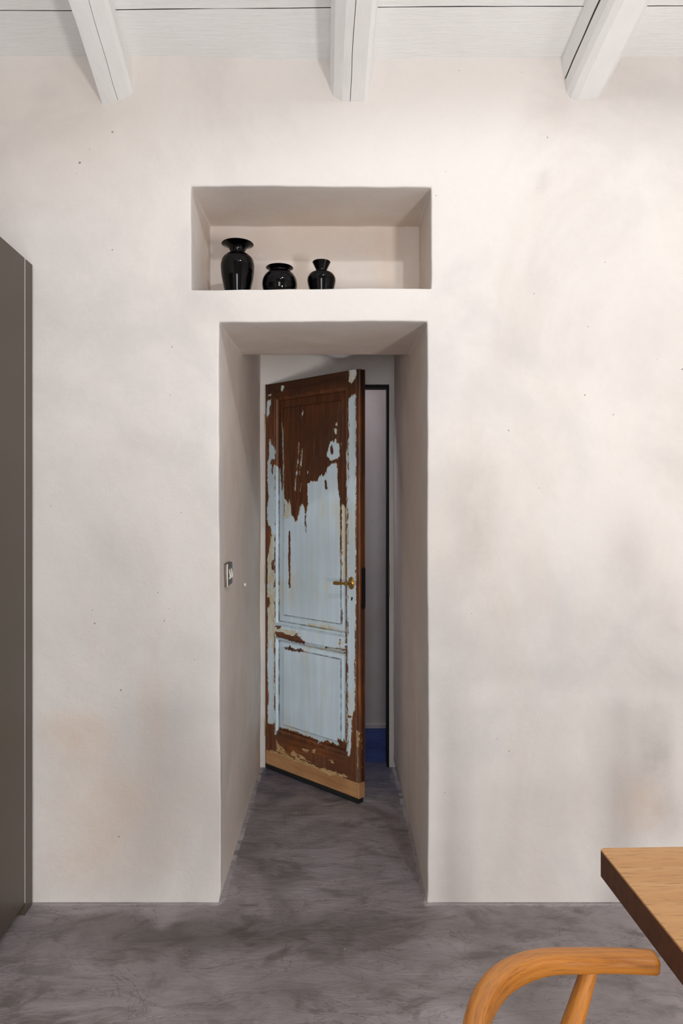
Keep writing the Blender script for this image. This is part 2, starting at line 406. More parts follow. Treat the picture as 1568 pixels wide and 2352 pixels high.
set_attr(o, 'warmth', (~front)*np.clip((c[:, 1]-YW)*1.2, 0, .28)+front*blobs(c, [(180, 1690, 90, 60, .35), (240, 1850, 120, 110, .32), (350, 1650, 30, 130, .22), (230, 1990, 150, 60, .2), (1470, 1850, 45, 60, .45), (430, 1800, 90, 160, .12), (120, 300, 200, 160, .10)]))  # face patches, plus warm bounced light painted deeper into the reveals

# partition that carries the door, at the back of the passage
OX0, OX1, OZ1 = -.4085, .2560, 2.056
def partition():
    bm = bmesh.new()
    for a in ((-.62, OX0, 0, 2.4), (OX1, .50, 0, 2.4), (OX0, OX1, OZ1, 2.4)):
        box(bm, a[0], a[1], YD+.002, YD+.11, a[2], a[3])
    return bm
o = obj('wall_passage', partition(), PLASTER); tag(o, 'plaster partition wall around the old door', kind='structure')
o = obj('trim_1', bx(-.4145, -.4090, YD-.004, YD+.02, .0, OZ1, bev=.0015), PLASTER)
tag(o, 'thin plaster bead along the hinge side of the doorway', kind='structure')
bm = bmesh.new(); box(bm, .2435, .2570, YD+.006, YD+.085, 0, OZ1-.002); box(bm, OX0, .2435, YD+.012, YD+.085, OZ1-.016, OZ1-.001)
fr = obj('trim_2', bm, BLACK_STEEL); tag(fr, 'black steel rebate frame lining the narrow door opening', kind='structure')
obj('strike_plate', bx(.2500, .2572, YD-.0035, YD+.0115, .917, 1.104, bev=.001), IRON, fr)

# corridor beyond the door
CX0, CX1 = -1.55, 1.35
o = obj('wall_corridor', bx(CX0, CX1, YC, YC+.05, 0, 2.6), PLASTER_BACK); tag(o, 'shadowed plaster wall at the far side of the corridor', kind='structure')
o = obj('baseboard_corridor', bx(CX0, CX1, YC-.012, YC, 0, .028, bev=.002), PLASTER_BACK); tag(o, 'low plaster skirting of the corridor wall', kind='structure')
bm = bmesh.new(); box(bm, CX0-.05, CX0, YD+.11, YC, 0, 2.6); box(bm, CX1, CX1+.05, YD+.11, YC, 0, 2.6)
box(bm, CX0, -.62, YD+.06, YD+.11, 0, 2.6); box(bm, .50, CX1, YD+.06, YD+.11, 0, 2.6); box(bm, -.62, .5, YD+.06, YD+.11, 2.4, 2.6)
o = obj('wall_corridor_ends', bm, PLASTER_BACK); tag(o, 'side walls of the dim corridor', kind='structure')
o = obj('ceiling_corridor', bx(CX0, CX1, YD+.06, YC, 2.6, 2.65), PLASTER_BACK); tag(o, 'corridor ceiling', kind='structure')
o = obj('floor_corridor', bx(CX0, CX1, YD+.075, YC, -.05, -.0005), FLOOR_BLUE); tag(o, 'cement floor of the corridor beyond the door, blue light painted into its colour', kind='structure')

# main floor
def floor():
    bm = bmesh.new()
    xs = [-1.75]+lin(-1.3, 1.3, .02)+[2.9]; ys = [-3.2, -1, .5]+lin(1.2, YD+.075, .02)
    g = [[bm.verts.new((x, y, 0)) for x in xs] for y in ys]
    for j in range(len(ys)-1):
        for i in range(len(xs)-1): bm.faces.new((g[j][i], g[j][i+1], g[j+1][i+1], g[j+1][i]))
    return bm
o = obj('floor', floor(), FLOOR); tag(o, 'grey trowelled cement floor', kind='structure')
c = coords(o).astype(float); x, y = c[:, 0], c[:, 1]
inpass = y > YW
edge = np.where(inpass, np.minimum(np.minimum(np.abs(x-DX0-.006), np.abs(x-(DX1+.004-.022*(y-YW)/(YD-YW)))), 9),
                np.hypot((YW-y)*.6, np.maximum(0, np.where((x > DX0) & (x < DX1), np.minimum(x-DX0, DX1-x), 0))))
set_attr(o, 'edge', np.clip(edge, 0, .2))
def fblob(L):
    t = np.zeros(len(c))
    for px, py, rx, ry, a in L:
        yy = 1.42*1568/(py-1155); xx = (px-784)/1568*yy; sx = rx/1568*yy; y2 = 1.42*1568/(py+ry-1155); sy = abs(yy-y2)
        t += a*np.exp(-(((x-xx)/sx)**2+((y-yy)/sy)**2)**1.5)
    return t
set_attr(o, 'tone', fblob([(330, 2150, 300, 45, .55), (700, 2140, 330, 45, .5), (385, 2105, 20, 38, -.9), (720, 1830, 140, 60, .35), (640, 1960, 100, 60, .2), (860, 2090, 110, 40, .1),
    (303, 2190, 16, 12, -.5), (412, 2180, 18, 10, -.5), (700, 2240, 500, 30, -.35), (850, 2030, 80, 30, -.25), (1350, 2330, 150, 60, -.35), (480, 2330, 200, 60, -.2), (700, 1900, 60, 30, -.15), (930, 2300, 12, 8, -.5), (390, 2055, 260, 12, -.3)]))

# ceiling boards, rising away from the wall
SL = .263
def zc(y): return 3.004+SL*(YW-y)
def ceiling():
    bm = bmesh.new()
    y = YW+.04; k = 0
    while y > -3.2:
        wd = .219 if k == 0 else .20+.02*math.sin(k*2.3)
        y1 = y-wd; gap = .0026
        n = 80; top = []; rows = []
        for yy in (y, y-wd*.33, y-wd*.66, y1+gap):
            row = []
            for i in range(n+1):
                x = -1.75+4.65*i/n
                jit = noise.noise(Vector((x*4, k*3.1+ (0 if yy == y else 7), 0)))*.0022 + noise.noise(Vector((x*17, k*5.7, 2)))*.0010
                skew = .010*x if k >= 0 and yy != y else (.010*x if k else 0)
                zz = zc(yy)+noise.noise(Vector((x*1.7, yy*3, 1)))*.003
                fall = (yy-y1-gap)/(wd-gap)
                if k == 0: zz += fall*.007*math.exp(-((x+.85)/.35)**2)-fall*.012*math.exp(-((x+.05)/.35)**2)+fall*.006*math.exp(-((x-1.1)/.3)**2)
                row.append((x, yy+(jit if yy in (y, y1+gap) else 0)-skew, zz))
            rows.append(row)
        low = [[bm.verts.new(p) for p in r] for r in rows]
        up = [[bm.verts.new((p[0], p[1], p[2]+.022)) for p in r] for r in (rows[0], rows[-1])]
        for a, b in zip(low, low[1:]):
            for i in range(n): bm.faces.new((a[i], a[i+1], b[i+1], b[i]))
        for a, b in ((low[0], up[0]), (low[-1], up[1]), (up[0], up[1])):
            for i in range(n): bm.faces.new((a[i], a[i+1], b[i+1], b[i])).material_index = 1  # board edges coloured dark to paint the shade in the joints
        y = y1; k += 1
    return bm
o = obj('ceiling', ceiling(), [WHITE, DARK], smooth=35); tag(o, 'white painted board ceiling sloping down to the wall', kind='structure')
bm = bmesh.new(); y0, y1 = YW+.06, -3.3
vs = [bm.verts.new(p) for p in ((-1.8, y0, zc(y0)+.03), (2.95, y0, zc(y0)+.03), (2.95, y1, zc(y1)+.03), (-1.8, y1, zc(y1)+.03))]; bm.faces.new(vs)
o = obj('ceiling_backing', bm, DARK); tag(o, 'dark void above the ceiling boards', kind='structure')

# side and back walls of the room (behind the camera they only bounce light)
def wall(name, p, label):
    bm = bmesh.new(); bm.faces.new([bm.verts.new(q) for q in p]); o = obj(name, bm, PLASTER); tag(o, label, kind='structure')
wall('wall_left', ((-1.75, YW, 0), (-1.75, -3.2, 0), (-1.75, -3.2, zc(-3.2)+.02), (-1.75, YW, zc(YW)+.02)), 'left plaster wall behind the tall cabinet')
wall('wall_right', ((2.9, YW, 0), (2.9, -3.2, 0), (2.9, -3.2, zc(-3.2)+.02), (2.9, YW, zc(YW)+.02)), 'right plaster wall of the room')
wall('wall_back', ((-1.75, -3.2, 0), (2.9, -3.2, 0), (2.9, -3.2, zc(-3.2)+.02), (-1.75, -3.2, zc(-3.2)+.02)), 'rear plaster wall behind the camera')
def add_fill_frame(name, cx, cy, cz, w_, h_, label):  # builds the frame set around the unseen fill light
    bm = bmesh.new(); t = .05
    for a in ((-w_/2-t, -w_/2, -h_/2-t, h_/2+t), (w_/2, w_/2+t, -h_/2-t, h_/2+t), (-w_/2, w_/2, h_/2, h_/2+t), (-w_/2, w_/2, -h_/2-t, -h_/2)):
        box(bm, cx+a[0], cx+a[1], -3.2, cy, cz+a[2], cz+a[3], bev=.003)
    o = obj(name, bm, WHITE); tag(o, label, kind='structure')
add_fill_frame('fill_frame', .05, -3.06, 1.20, 1.14, 1.54, 'added frame around the unseen rear fill light')

# ------------------------------------------------------------------ ceiling beams
CRACK = flat('crack_shade', (.10, .08, .06), .9)  # dark brown on the crack faces paints the shade inside them
def beam(label, sec, vx, seed, crack=()):
    """sec: outline at the wall face in metres (x, z); the beam climbs with the roof"""
    dirv = Vector((vx, -1, SL)); bm = bmesh.new(); rings = []
    cx = sum(p[0] for p in sec)/len(sec); cz = sum(p[1] for p in sec)/len(sec)
    ts = [-.05]+lin(0, 1.4, .035)+lin(1.6, 5.6, .3)
    for t in ts:
        r = []
        for i, (x, z) in enumerate(sec):
            d = noise.noise_vector(Vector((x*9+seed, t*2.2, z*9)))*.006+noise.noise_vector(Vector((x*25+seed, t*9, z*25)))*.002
            if z > zc(YW)+.02: d = Vector((0, 0, 0))
            r.append(bm.verts.new(Vector((x-cx+d.x, 0, z-cz+d.z))+dirv*t))
        rings.append(r)
    n = len(sec)
    for a, b in zip(rings, rings[1:]):
        for i in range(n): bm.faces.new((a[i], a[(i+1) % n], b[(i+1) % n], b[i])).material_index = int(i in crack)
    bm.faces.new(rings[0]); bm.faces.new(rings[-1])
    es = [e for e in bm.edges if len(e.link_faces) == 2 and not any(f.material_index for f in e.link_faces) and e.calc_face_angle(0) > .35 and abs((e.verts[0].co-e.verts[1].co).normalized().y) > .8]
    bmesh.ops.bevel(bm, geom=es, offset=.0035, segments=2, affect='EDGES')
    o = obj('ceiling_beam', bm, [BEAM, CRACK], smooth=24); o.location = (cx, YW, cz)
    return tag(o, label, 'beam', 'rafters carrying the ceiling boards')
def px(P): return [((a-784)/646, (1155-b)/646+1.42) for a, b in P]
beam('white rafter at the left with its slanting underside and hacked edge', px([(238, 100), (231, 222), (234, 238), (244, 238), (269.8, 228.6), (270.2, 226), (270.6, 228.2), (297, 216), (303, 205), (302, 188), (296, 150), (289, 100)]), .075, 1, (4, 5))
beam('white rafter over the vases, middle one, hanging straight down the picture', px([(756, 100), (757, 204), (764, 221), (785, 233), (803, 234), (803.6, 229), (804.3, 234), (836, 233), (845, 222), (850, 190), (851, 100)]), .041, 5, (4, 5))
beam('white rafter at the right with a long open crack', px([(1290, 100), (1291, 152), (1296, 180), (1306, 184), (1297.5, 184.5), (1302, 214), (1310, 226), (1324, 232), (1370, 226), (1386, 208), (1396, 180), (1400, 100)]), .060, 9, (2, 3))

# ------------------------------------------------------------------ the old door
DIR = math.atan2(-.6727, .7403)
door = empty('door_1', (-.4065, YD, 0), DIR)
tag(door, 'narrow old panelled door standing ajar, flaking pale blue paint over brown wood', 'door', kind='structure')
# painted, bared and undercoat areas of the leaf, outlines in door coordinates (metres from the hinge, height)
PAINT=[
  [(0.137, 1.449), (0.147, 1.439), (0.167, 1.418), (0.179, 1.444), (0.189, 1.413), (0.192, 1.366), (0.207, 1.346), (0.215, 1.321), (0.232, 1.328), (0.246, 1.357), (0.254, 1.393), (0.268, 1.421), (0.286, 1.398), (0.291, 1.372), (0.298, 1.355), (0.314, 1.393), (0.312, 1.443), (0.311, 1.517), (0.354, 1.535), (0.382, 1.528), (0.401, 1.555), (0.409, 1.56), (0.433, 1.555), (0.447, 1.595), (0.471, 1.609), (0.501, 1.618), (0.514, 1.613), (0.519, 1.569), (0.519, 1.525), (0.524, 1.491), (0.534, 1.442), (0.536, 1.03), (0.536, 0.717), (0.133, 0.659)] ,
  [(0.442, 1.65), (0.452, 1.689), (0.469, 1.722), (0.484, 1.724), (0.491, 1.714), (0.505, 1.729), (0.512, 1.715), (0.534, 1.71), (0.534, 1.643), (0.524, 1.636), (0.491, 1.632), (0.477, 1.625), (0.457, 1.637)] ,
  [(0.006, 1.965), (0.038, 1.971), (0.038, 1.945), (0.03, 1.925), (0.035, 1.903), (0.015, 1.877), (0.004, 1.89)] ,
  [(0.027, 1.762), (0.041, 1.761), (0.044, 1.732), (0.059, 1.718), (0.072, 1.717), (0.072, 1.312), (0.067, 0.993), (0.067, 0.809), (0.067, 0.65), (0.023, 0.644), (0.015, 0.803), (0.014, 0.989), (0.011, 1.204), (0.023, 1.269), (0.011, 1.338), (0.009, 1.391), (0.023, 1.45), (0.014, 1.498), (0.011, 1.579), (0.015, 1.637), (0.027, 1.68)] ,
  [(0.072, 1.625), (0.093, 1.603), (0.104, 1.55), (0.108, 1.486), (0.133, 1.507), (0.137, 1.444), (0.141, 0.66), (0.067, 0.65), (0.067, 1.625)] ,
  [(0.11, 1.844), (0.125, 1.811), (0.133, 1.706), (0.138, 1.449), (0.141, 0.66), (0.121, 0.658), (0.118, 1.707)] ,
  [(0.536, 1.442), (0.543, 1.413), (0.56, 1.394), (0.566, 1.346), (0.566, 1.25), (0.571, 1.202), (0.56, 1.144), (0.573, 1.082), (0.566, 1.033), (0.573, 0.722), (0.534, 0.717)] ,
  [(0.581, 1.682), (0.592, 1.681), (0.595, 0.725), (0.58, 0.723)] ,
  [(0.275, 1.893), (0.282, 1.89), (0.268, 1.852), (0.26, 1.847)] ,
  [(0.247, 1.72), (0.253, 1.72), (0.238, 1.598), (0.223, 1.485), (0.218, 1.488), (0.231, 1.598)] ,
  [(0.273, 1.698), (0.277, 1.698), (0.256, 1.566), (0.252, 1.567)] ,
  [(0.249, 1.73), (0.254, 1.728), (0.249, 1.679), (0.244, 1.682)] ,
  [(0.512, 1.814), (0.519, 1.812), (0.515, 1.795), (0.505, 1.8)] ,
  [(0.496, 1.784), (0.511, 1.776), (0.508, 1.759), (0.496, 1.764)] ,
  [(0.434, 1.675), (0.444, 1.667), (0.439, 1.66), (0.433, 1.665)] ,
  [(0.311, 1.583), (0.318, 1.581), (0.316, 1.567), (0.31, 1.57)] ,
  [(0.259, 1.5), (0.269, 1.53), (0.266, 1.479), (0.257, 1.472)] ,
  [(0.015, 1.996), (0.047, 2.002), (0.044, 1.99), (0.023, 1.987)] ,
  [(0.594, 1.92), (0.611, 1.923), (0.621, 1.932), (0.641, 1.939), (0.643, 1.773), (0.64, 1.537), (0.641, 1.039), (0.638, 0.732), (0.589, 0.725), (0.592, 1.633)] ,
  [(0.597, 2.056), (0.617, 2.059), (0.643, 2.052), (0.64, 2.015), (0.621, 1.992), (0.596, 1.996)] ,
  [(0.116, 2.03), (0.125, 2.038), (0.142, 2.034), (0.144, 2.019), (0.133, 2.007), (0.119, 2.011)] ,
  [(0.121, 0.697), (0.582, 0.712), (0.582, 0.223), (0.547, 0.231), (0.547, 0.258), (0.521, 0.276), (0.517, 0.231), (0.484, 0.243), (0.464, 0.233), (0.444, 0.243), (0.382, 0.218), (0.368, 0.228), (0.325, 0.23), (0.209, 0.234), (0.141, 0.237), (0.094, 0.229), (0.087, 0.201), (0.068, 0.192), (0.069, 1.092), (0.582, 1.124), (0.582, 0.783), (0.576, 0.73), (0.282, 0.719), (0.231, 0.743), (0.209, 0.745), (0.194, 0.758), (0.11, 0.769), (0.075, 0.773), (0.072, 0.701)] ,
  [(0.589, 1.22), (0.638, 1.222), (0.636, 0.748), (0.638, 0.44), (0.617, 0.403), (0.614, 0.269), (0.6, 0.208), (0.59, 0.206)] ,
  [(0.014, 1.196), (0.067, 1.198), (0.067, 0.742), (0.068, 0.255), (0.043, 0.239), (0.015, 0.244), (0.014, 0.324), (0.027, 0.369), (0.015, 0.447), (0.011, 0.553), (0.015, 0.768), (0.014, 0.843)] ,
  [(0.075, 0.77), (0.589, 0.77), (0.589, 0.717), (0.325, 0.709), (0.26, 0.726), (0.223, 0.747), (0.133, 0.761)] ,
]
BARE=[
  [(0.469, 1.695), (0.481, 1.704), (0.491, 1.687), (0.487, 1.662), (0.477, 1.66), (0.469, 1.673)] ,
  [(0.038, 1.655), (0.075, 1.651), (0.08, 1.624), (0.059, 1.62), (0.055, 1.575), (0.046, 1.578), (0.047, 1.615), (0.035, 1.631)] ,
  [(-0.001, 1.3), (0.039, 1.298), (0.047, 1.248), (0.031, 1.183), (0.015, 1.124), (-0.001, 1.123)] ,
  [(0.047, 1.11), (0.067, 1.127), (0.067, 1.052), (0.047, 1.067)] ,
  [(0.431, 1.532), (0.445, 1.532), (0.444, 1.487), (0.433, 1.49)] ,
  [(0.167, 1.288), (0.183, 1.268), (0.188, 0.978), (0.173, 0.977)] ,
  [(0.293, 1.357), (0.302, 1.357), (0.304, 1.292), (0.3, 1.266), (0.295, 1.291)] ,
  [(0.534, 1.636), (0.524, 1.539), (0.521, 1.491), (0.536, 1.442), (0.536, 0.717), (0.54, 0.717), (0.54, 1.442)] ,
  [(0.007, 0.896), (0.015, 0.915), (0.03, 0.914), (0.039, 0.883), (0.027, 0.86), (0.011, 0.861)] ,
  [(0.137, 0.655), (0.167, 0.675), (0.209, 0.665), (0.268, 0.673), (0.289, 0.661), (0.231, 0.653), (0.194, 0.652), (0.156, 0.657)] ,
  [(0.56, 0.496), (0.549, 0.538), (0.549, 0.504), (0.557, 0.501)] ,
  [(0.568, 1.267), (0.58, 1.267), (0.58, 0.807), (0.585, 0.779), (0.585, 0.712), (0.58, 0.692), (0.577, 0.222), (0.569, 0.22), (0.575, 0.691), (0.55, 0.695), (0.573, 0.705), (0.573, 0.787)] ,
  [(0.543, 0.3), (0.56, 0.265), (0.577, 0.279), (0.577, 0.217), (0.547, 0.229)] ,
  [(0.611, 0.971), (0.619, 0.971), (0.621, 0.957), (0.614, 0.954)] ,
  [(0.589, 0.406), (0.611, 0.406), (0.614, 0.397), (0.595, 0.391)] ,
  [(0.072, 0.767), (0.118, 0.77), (0.11, 0.756), (0.075, 0.754)] ,
  [(0.075, 0.741), (0.133, 0.74), (0.223, 0.731), (0.209, 0.745), (0.238, 0.744), (0.297, 0.716), (0.297, 0.698), (0.087, 0.711), (0.075, 0.722)] ,
]
CREAM=[
  [(-0.001, 1.257), (0.067, 1.259), (0.067, 0.65), (-0.001, 0.64)] ,
  [(0.541, 1.413), (0.573, 1.413), (0.573, 1.033), (0.541, 1.031)] ,
  [(0.142, 1.444), (0.188, 1.444), (0.189, 1.34), (0.142, 1.34)] ,
  [(0.075, 0.765), (0.231, 0.763), (0.282, 0.734), (0.231, 0.722), (0.075, 0.722)] ,
  [(0.521, 0.746), (0.566, 0.75), (0.566, 0.733), (0.524, 0.727)] ,
  [(0.597, 2.056), (0.643, 2.052), (0.64, 1.99), (0.596, 1.995)] ,
  [(0.141, 0.229), (0.382, 0.233), (0.382, 0.218), (0.148, 0.215)] ,
  [(0.311, 0.697), (0.557, 0.703), (0.557, 0.689), (0.311, 0.682)] ,
  [(0.297, 0.809), (0.491, 0.815), (0.557, 0.804), (0.543, 0.793), (0.297, 0.792)] ,
]
REMNANT=[
  [(0.077, 0.173), (0.102, 0.152), (0.141, 0.135), (0.171, 0.106), (0.148, 0.103), (0.087, 0.111)] ,
  [(0.194, 0.132), (0.209, 0.139), (0.26, 0.133), (0.325, 0.124), (0.368, 0.12), (0.311, 0.116), (0.238, 0.113), (0.197, 0.118)] ,
  [(0.402, 0.097), (0.437, 0.113), (0.464, 0.11), (0.586, 0.114), (0.587, 0.1), (0.504, 0.094), (0.464, 0.081), (0.423, 0.087)] ,
  [(0.643, 0.342), (0.655, 0.34), (0.655, 0.279), (0.649, 0.159), (0.645, 0.158), (0.646, 0.253), (0.64, 0.299)] ,
  [(0.282, 0.169), (0.325, 0.177), (0.325, 0.155), (0.282, 0.154)] ,
  [(0.354, 0.184), (0.375, 0.187), (0.371, 0.166), (0.354, 0.167)] ,
  [(0.464, 0.159), (0.484, 0.164), (0.501, 0.154), (0.477, 0.146)] ,
  [(0.031, 0.103), (0.156, 0.108), (0.368, 0.11), (0.395, 0.097), (0.325, 0.094), (0.133, 0.094), (0.039, 0.092)] ,
]

def sdf(P, poly):
    """signed distance of points P (n,2) to polygon, positive inside"""
    q = np.array(poly, float); n = len(q); d = np.full(len(P), 9.); ins = np.zeros(len(P), bool)
    for i in range(n):
        a, b = q[i], q[(i+1) % n]; e = b-a; w_ = P-a
        t = np.clip((w_@e)/max(e@e, 1e-12), 0, 1); d = np.minimum(d, np.hypot(*(w_-t[:, None]*e).T))
        c1 = (a[1] > P[:, 1]) != (b[1] > P[:, 1])
        with np.errstate(divide='ignore', invalid='ignore'):
            xi = (b[0]-a[0])*(P[:, 1]-a[1])/(b[1]-a[1])+a[0]
        ins ^= c1 & (P[:, 0] < xi)
    return np.where(ins, d, -d)
def field(P, polys):
    f = np.full(len(P), -.03)
    for p in polys: f = np.maximum(f, sdf(P, p))
    return np.clip(f, -.03, .03)
def weather(o):
    c = coords(o).astype(float); P = c[:, [0, 2]]
    # the free edge of the leaf is stripped: beyond the face nothing is painted
    pf = field(P, PAINT); pf = np.where((c[:, 0] > .644) | (c[:, 1] > .03), -.03, pf)
    set_attr(o, 'paint', pf); set_attr(o, 'bare', field(P, BARE)); set_attr(o, 'cream', field(P, CREAM)); set_attr(o, 'remnant', field(P, REMNANT))
    g = np.clip((c[:, 2]-1.88)/.14, 0, 1)*.8+.7*((c[:, 0] > .6600) & (c[:, 1] > .018) & (c[:, 1] < .034))  # wood coloured darker towards the top and along part of the edge
    set_attr(o, 'wood_dark', np.clip(g, 0, 1))
    return o
TH = .042
def slab(name, x0, x1, z0, z1, mat, y0=0., y1=TH, step=.007, edge=.0025):
    bm = bmesh.new(); xs = [x0, x0+edge]+lin(x0+edge, x1-edge, step)[1:]+[x1]; zs = [z0, z0+edge]+lin(z0+edge, z1-edge, step)[1:]+[z1]
    g = []
    for z in zs:
        g.append([bm.verts.new((x, y0+(edge*.6 if x in (x0, x1) or z in (z0, z1) else 0), z)) for x in xs])
    for a, b in zip(g, g[1:]):
        for i in range(len(xs)-1): bm.faces.new((a[i], a[i+1], b[i+1], b[i]))
    back = [bm.verts.new(p) for p in ((x0, y1, z0), (x1, y1, z0), (x1, y1, z1), (x0, y1, z1))]; bm.faces.new(back)
    for vs in ([g[0][i] for i in range(len(xs))]+[back[1], back[0]], [g[-1][i] for i in range(len(xs))]+[back[2], back[3]],
               [r[0] for r in g]+[back[3], back[0]], [r[-1] for r in g]+[back[2], back[1]]): bm.faces.new(vs)
    return weather(obj(name, bm, mat, door, smooth=30))
def extr_z(name, prof, z0, z1, mat, step=.008):
    bm = bmesh.new(); rings = [[bm.verts.new((x, y, z)) for x, y in prof] for z in lin(z0, z1, step)]
    n = len(prof)
    for a, b in zip(rings, rings[1:]):
        for i in range(n): bm.faces.new((a[i], a[(i+1) % n], b[(i+1) % n], b[i]))
    bm.faces.new(rings[0]); bm.faces.new(rings[-1])
    return weather(obj(name, bm, mat, door, smooth=30))
SI, SO = .068, .584
PL0, PL1, LL0, LL1 = .774, 1.981, .203, .712       # panel openings (z)
DB, DT = .022, 2.053
slab('stile', .0, SI-.0004, .0960, DT, DOOR_Z)
fx = lin(SO+.0006, .640, .008)
extr_z('stile', [(x, 0) for x in fx]+[(.643, .0025), (.6445, .0065), (.648, .0045), (.655, .0050), (.6595, .009), (.6605, .015), (.6605, .019), (.652, .0195), (.652, .028), (.6640, .0285), (.6645, .040), (.662, TH), (SO, TH)], .0960, DT, DOOR_Z)
slab('top_rail', SI, SO, PL1, DT, DOOR_X); slab('middle_rail', SI, SO, LL1, PL0, DOOR_X); slab('bottom_rail', SI, SO, .0960, LL0, DOOR_X)
tag(slab('kick_board', .0, .6605, DB, .0955, DOOR_NEW), 'newer bare pine board along the foot of the door')
def moulding(z0, z1):
    prof = [(0, .0002), (.0018, .0035), (.0045, .0040), (.0065, .0022), (.010, .0026), (.0135, .006), (.0165, .0100), (.0175, .0125), (.0205, .0135), (.0215, .016)]
    bm = bmesh.new(); rings = []
    for ins, y in prof:
        x0, x1, a, b = SI+ins, SO-ins, z0+ins, z1-ins; r = []
        nx_, nz_ = 46, round((z1-z0)/.011)
        r += [(x0+(x1-x0)*i/nx_, a) for i in range(nx_)]; r += [(x1, a+(b-a)*i/nz_) for i in range(nz_)]
        r += [(x1-(x1-x0)*i/nx_, b) for i in range(nx_)]; r += [(x0, b-(b-a)*i/nz_) for i in range(nz_)]
        rings.append([bm.verts.new((x, y, z)) for x, z in r])
    n = len(rings[0])
    for a, b in zip(rings, rings[1:]):
        for i in range(n): bm.faces.new((a[i], a[(i+1) % n], b[(i+1) % n], b[i]))
    o = weather(obj('moulding', bm, DOOR_Z, door, smooth=30))
    o.data.attributes['wood_dark'].data.foreach_set('value', np.zeros(len(o.data.vertices), np.float32))
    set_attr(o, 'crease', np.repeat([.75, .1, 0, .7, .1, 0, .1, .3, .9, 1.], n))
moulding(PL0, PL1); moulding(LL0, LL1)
def panel(z0, z1, fz0, fz1, fx0=.131, fx1=.534):
    X0, X1, Z0, Z1 = SI+.019, SO-.019, z0+.019, z1-.019; e = .002
    xs = sorted(set([X0, fx0, fx0+e, fx1-e, fx1, X1]+lin(X0, fx0, .007)+lin(fx0+e, fx1-e, .007)+lin(fx1, X1, .007)))
    zs = sorted(set([Z0, fz0, fz0+e, fz1-e, fz1, Z1]+lin(Z0, fz0, .007)+lin(fz0+e, fz1-e, .007)+lin(fz1, Z1, .007)))
    def h(x, z):
        t = min((x-X0)/(fx0-X0), (X1-x)/(X1-fx1), (z-Z0)/(fz0-Z0), (Z1-z)/(Z1-fz1))
        if t <= 1.0001: return .0185-.0065*t
        return .0060
    bm = bmesh.new(); g = [[bm.verts.new((x, h(x, z), z)) for x in xs] for z in zs]
    for a, b in zip(g, g[1:]):
        for i in range(len(xs)-1): bm.faces.new((a[i], a[i+1], b[i+1], b[i]))
    bk = [bm.verts.new(p) for p in ((X0, .03, Z0), (X1, .03, Z0), (X1, .03, Z1), (X0, .03, Z1))]; bm.faces.new(bk)
    for vs in (g[0]+[bk[1], bk[0]], g[-1]+[bk[2], bk[3]], [r[0] for r in g]+[bk[3], bk[0]], [r[-1] for r in g]+[bk[2], bk[1]]): bm.faces.new(vs)
    o = weather(obj('panel', bm, DOOR_Z, door, smooth=18)); c = coords(o).astype(float)
    q = np.abs(np.minimum.reduce([c[:, 0]-fx0, fx1-c[:, 0], c[:, 2]-fz0, fz1-c[:, 2]]))
    w_ = np.minimum.reduce([c[:, 0]-X0, X1-c[:, 0], c[:, 2]-Z0, Z1-c[:, 2]])
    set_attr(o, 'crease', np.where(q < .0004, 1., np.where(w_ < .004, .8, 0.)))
    gr = np.empty(len(c), np.float32); o.data.attributes['wood_dark'].data.foreach_get('value', gr); o.data.attributes['wood_dark'].data.foreach_set('value', np.maximum(gr, .42*(c[:, 2] > 1.2)).astype(np.float32))  # upper panel wood coloured darker
    return o
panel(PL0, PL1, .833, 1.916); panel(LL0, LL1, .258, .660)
tag(obj('draught_seal', bx(.003, .662, -.006, .030, .0015, DB, bev=.003), RUBBER, door), 'black rubber draught seal under the leaf')
for a, b in ((1.798, 1.898), (.988, 1.088), (.171, .269)):
    h = obj('hinge', lathe([(0, 0), (.0030, .0), (.0038, .003), (.0038, b-a-.003), (.0030, b-a), (0, b-a)], 20, -.0016, -.0030, a), HINGE, door, smooth=40)
# lever handle on an oval rose
bm = lathe([(0, 0), (.030, 0), (.030, .0015), (.0275, .004), (.021, .0065), (.0135, .0085), (.0105, .013), (.0095, .020), (.0095, .044), (0, .044)], 48)
for v in bm.verts:
    k = max(0, min(1, (math.hypot(v.co.x, v.co.y)-.0105)/.0195)); x, y, z = v.co
    v.co = (.6135+x*(1-.36*k), -z, 1.038+y)
rose = obj('door_handle', bm, BRASS, door, smooth=50)
lv, gr = tube([(.618, -.041, 1.0385), (.604, -.0425, 1.0385), (.585, -.044, 1.038), (.560, -.045, 1.037), (.541, -.045, 1.0365)], [(.0065, .0070), (.0062, .0060), (.0058, .0070), (.0062, .0088), (.0058, .0082)], 20, 6, 2.2)
obj('lever', lv, BRASS, rose, smooth=60)
bm = lathe([(0, 0), (.0042, 0), (.0048, .0006), (.0048, .0008), (0, .0008)], 24)
for v in bm.verts: x, y, z = v.co; v.co = (.6155+x, -z*.9-.0001, .9630+y*1.9)
obj('keyhole', bm, flat('bare_keyhole_wood', srgb(74, 40, 20), .8), door, smooth=40)
bm = bmesh.new(); n = 16; r = .0115; zc0, zc1 = .928, 1.103
ring = [(r*math.cos(a), zc1+r*math.sin(a)) for a in [math.pi*i/n for i in range(n+1)]]+[(r*math.cos(a), zc0+r*math.sin(a)) for a in [math.pi+math.pi*i/n for i in range(n+1)]]
f = bm.faces.new([bm.verts.new((.6635, .0285+u, v_)) for u, v_ in ring])
e = bmesh.ops.extrude_face_region(bm, geom=[f]); bmesh.ops.translate(bm, verts=[q for q in e['geom'] if isinstance(q, bmesh.types.BMVert)], vec=(.0030, 0, 0))
lk = obj('lock_plate', bm, IRON, door); obj('latch', bx(.6655, .672, .0225, .0345, 1.030, 1.052, bev=.002), IRON, lk)

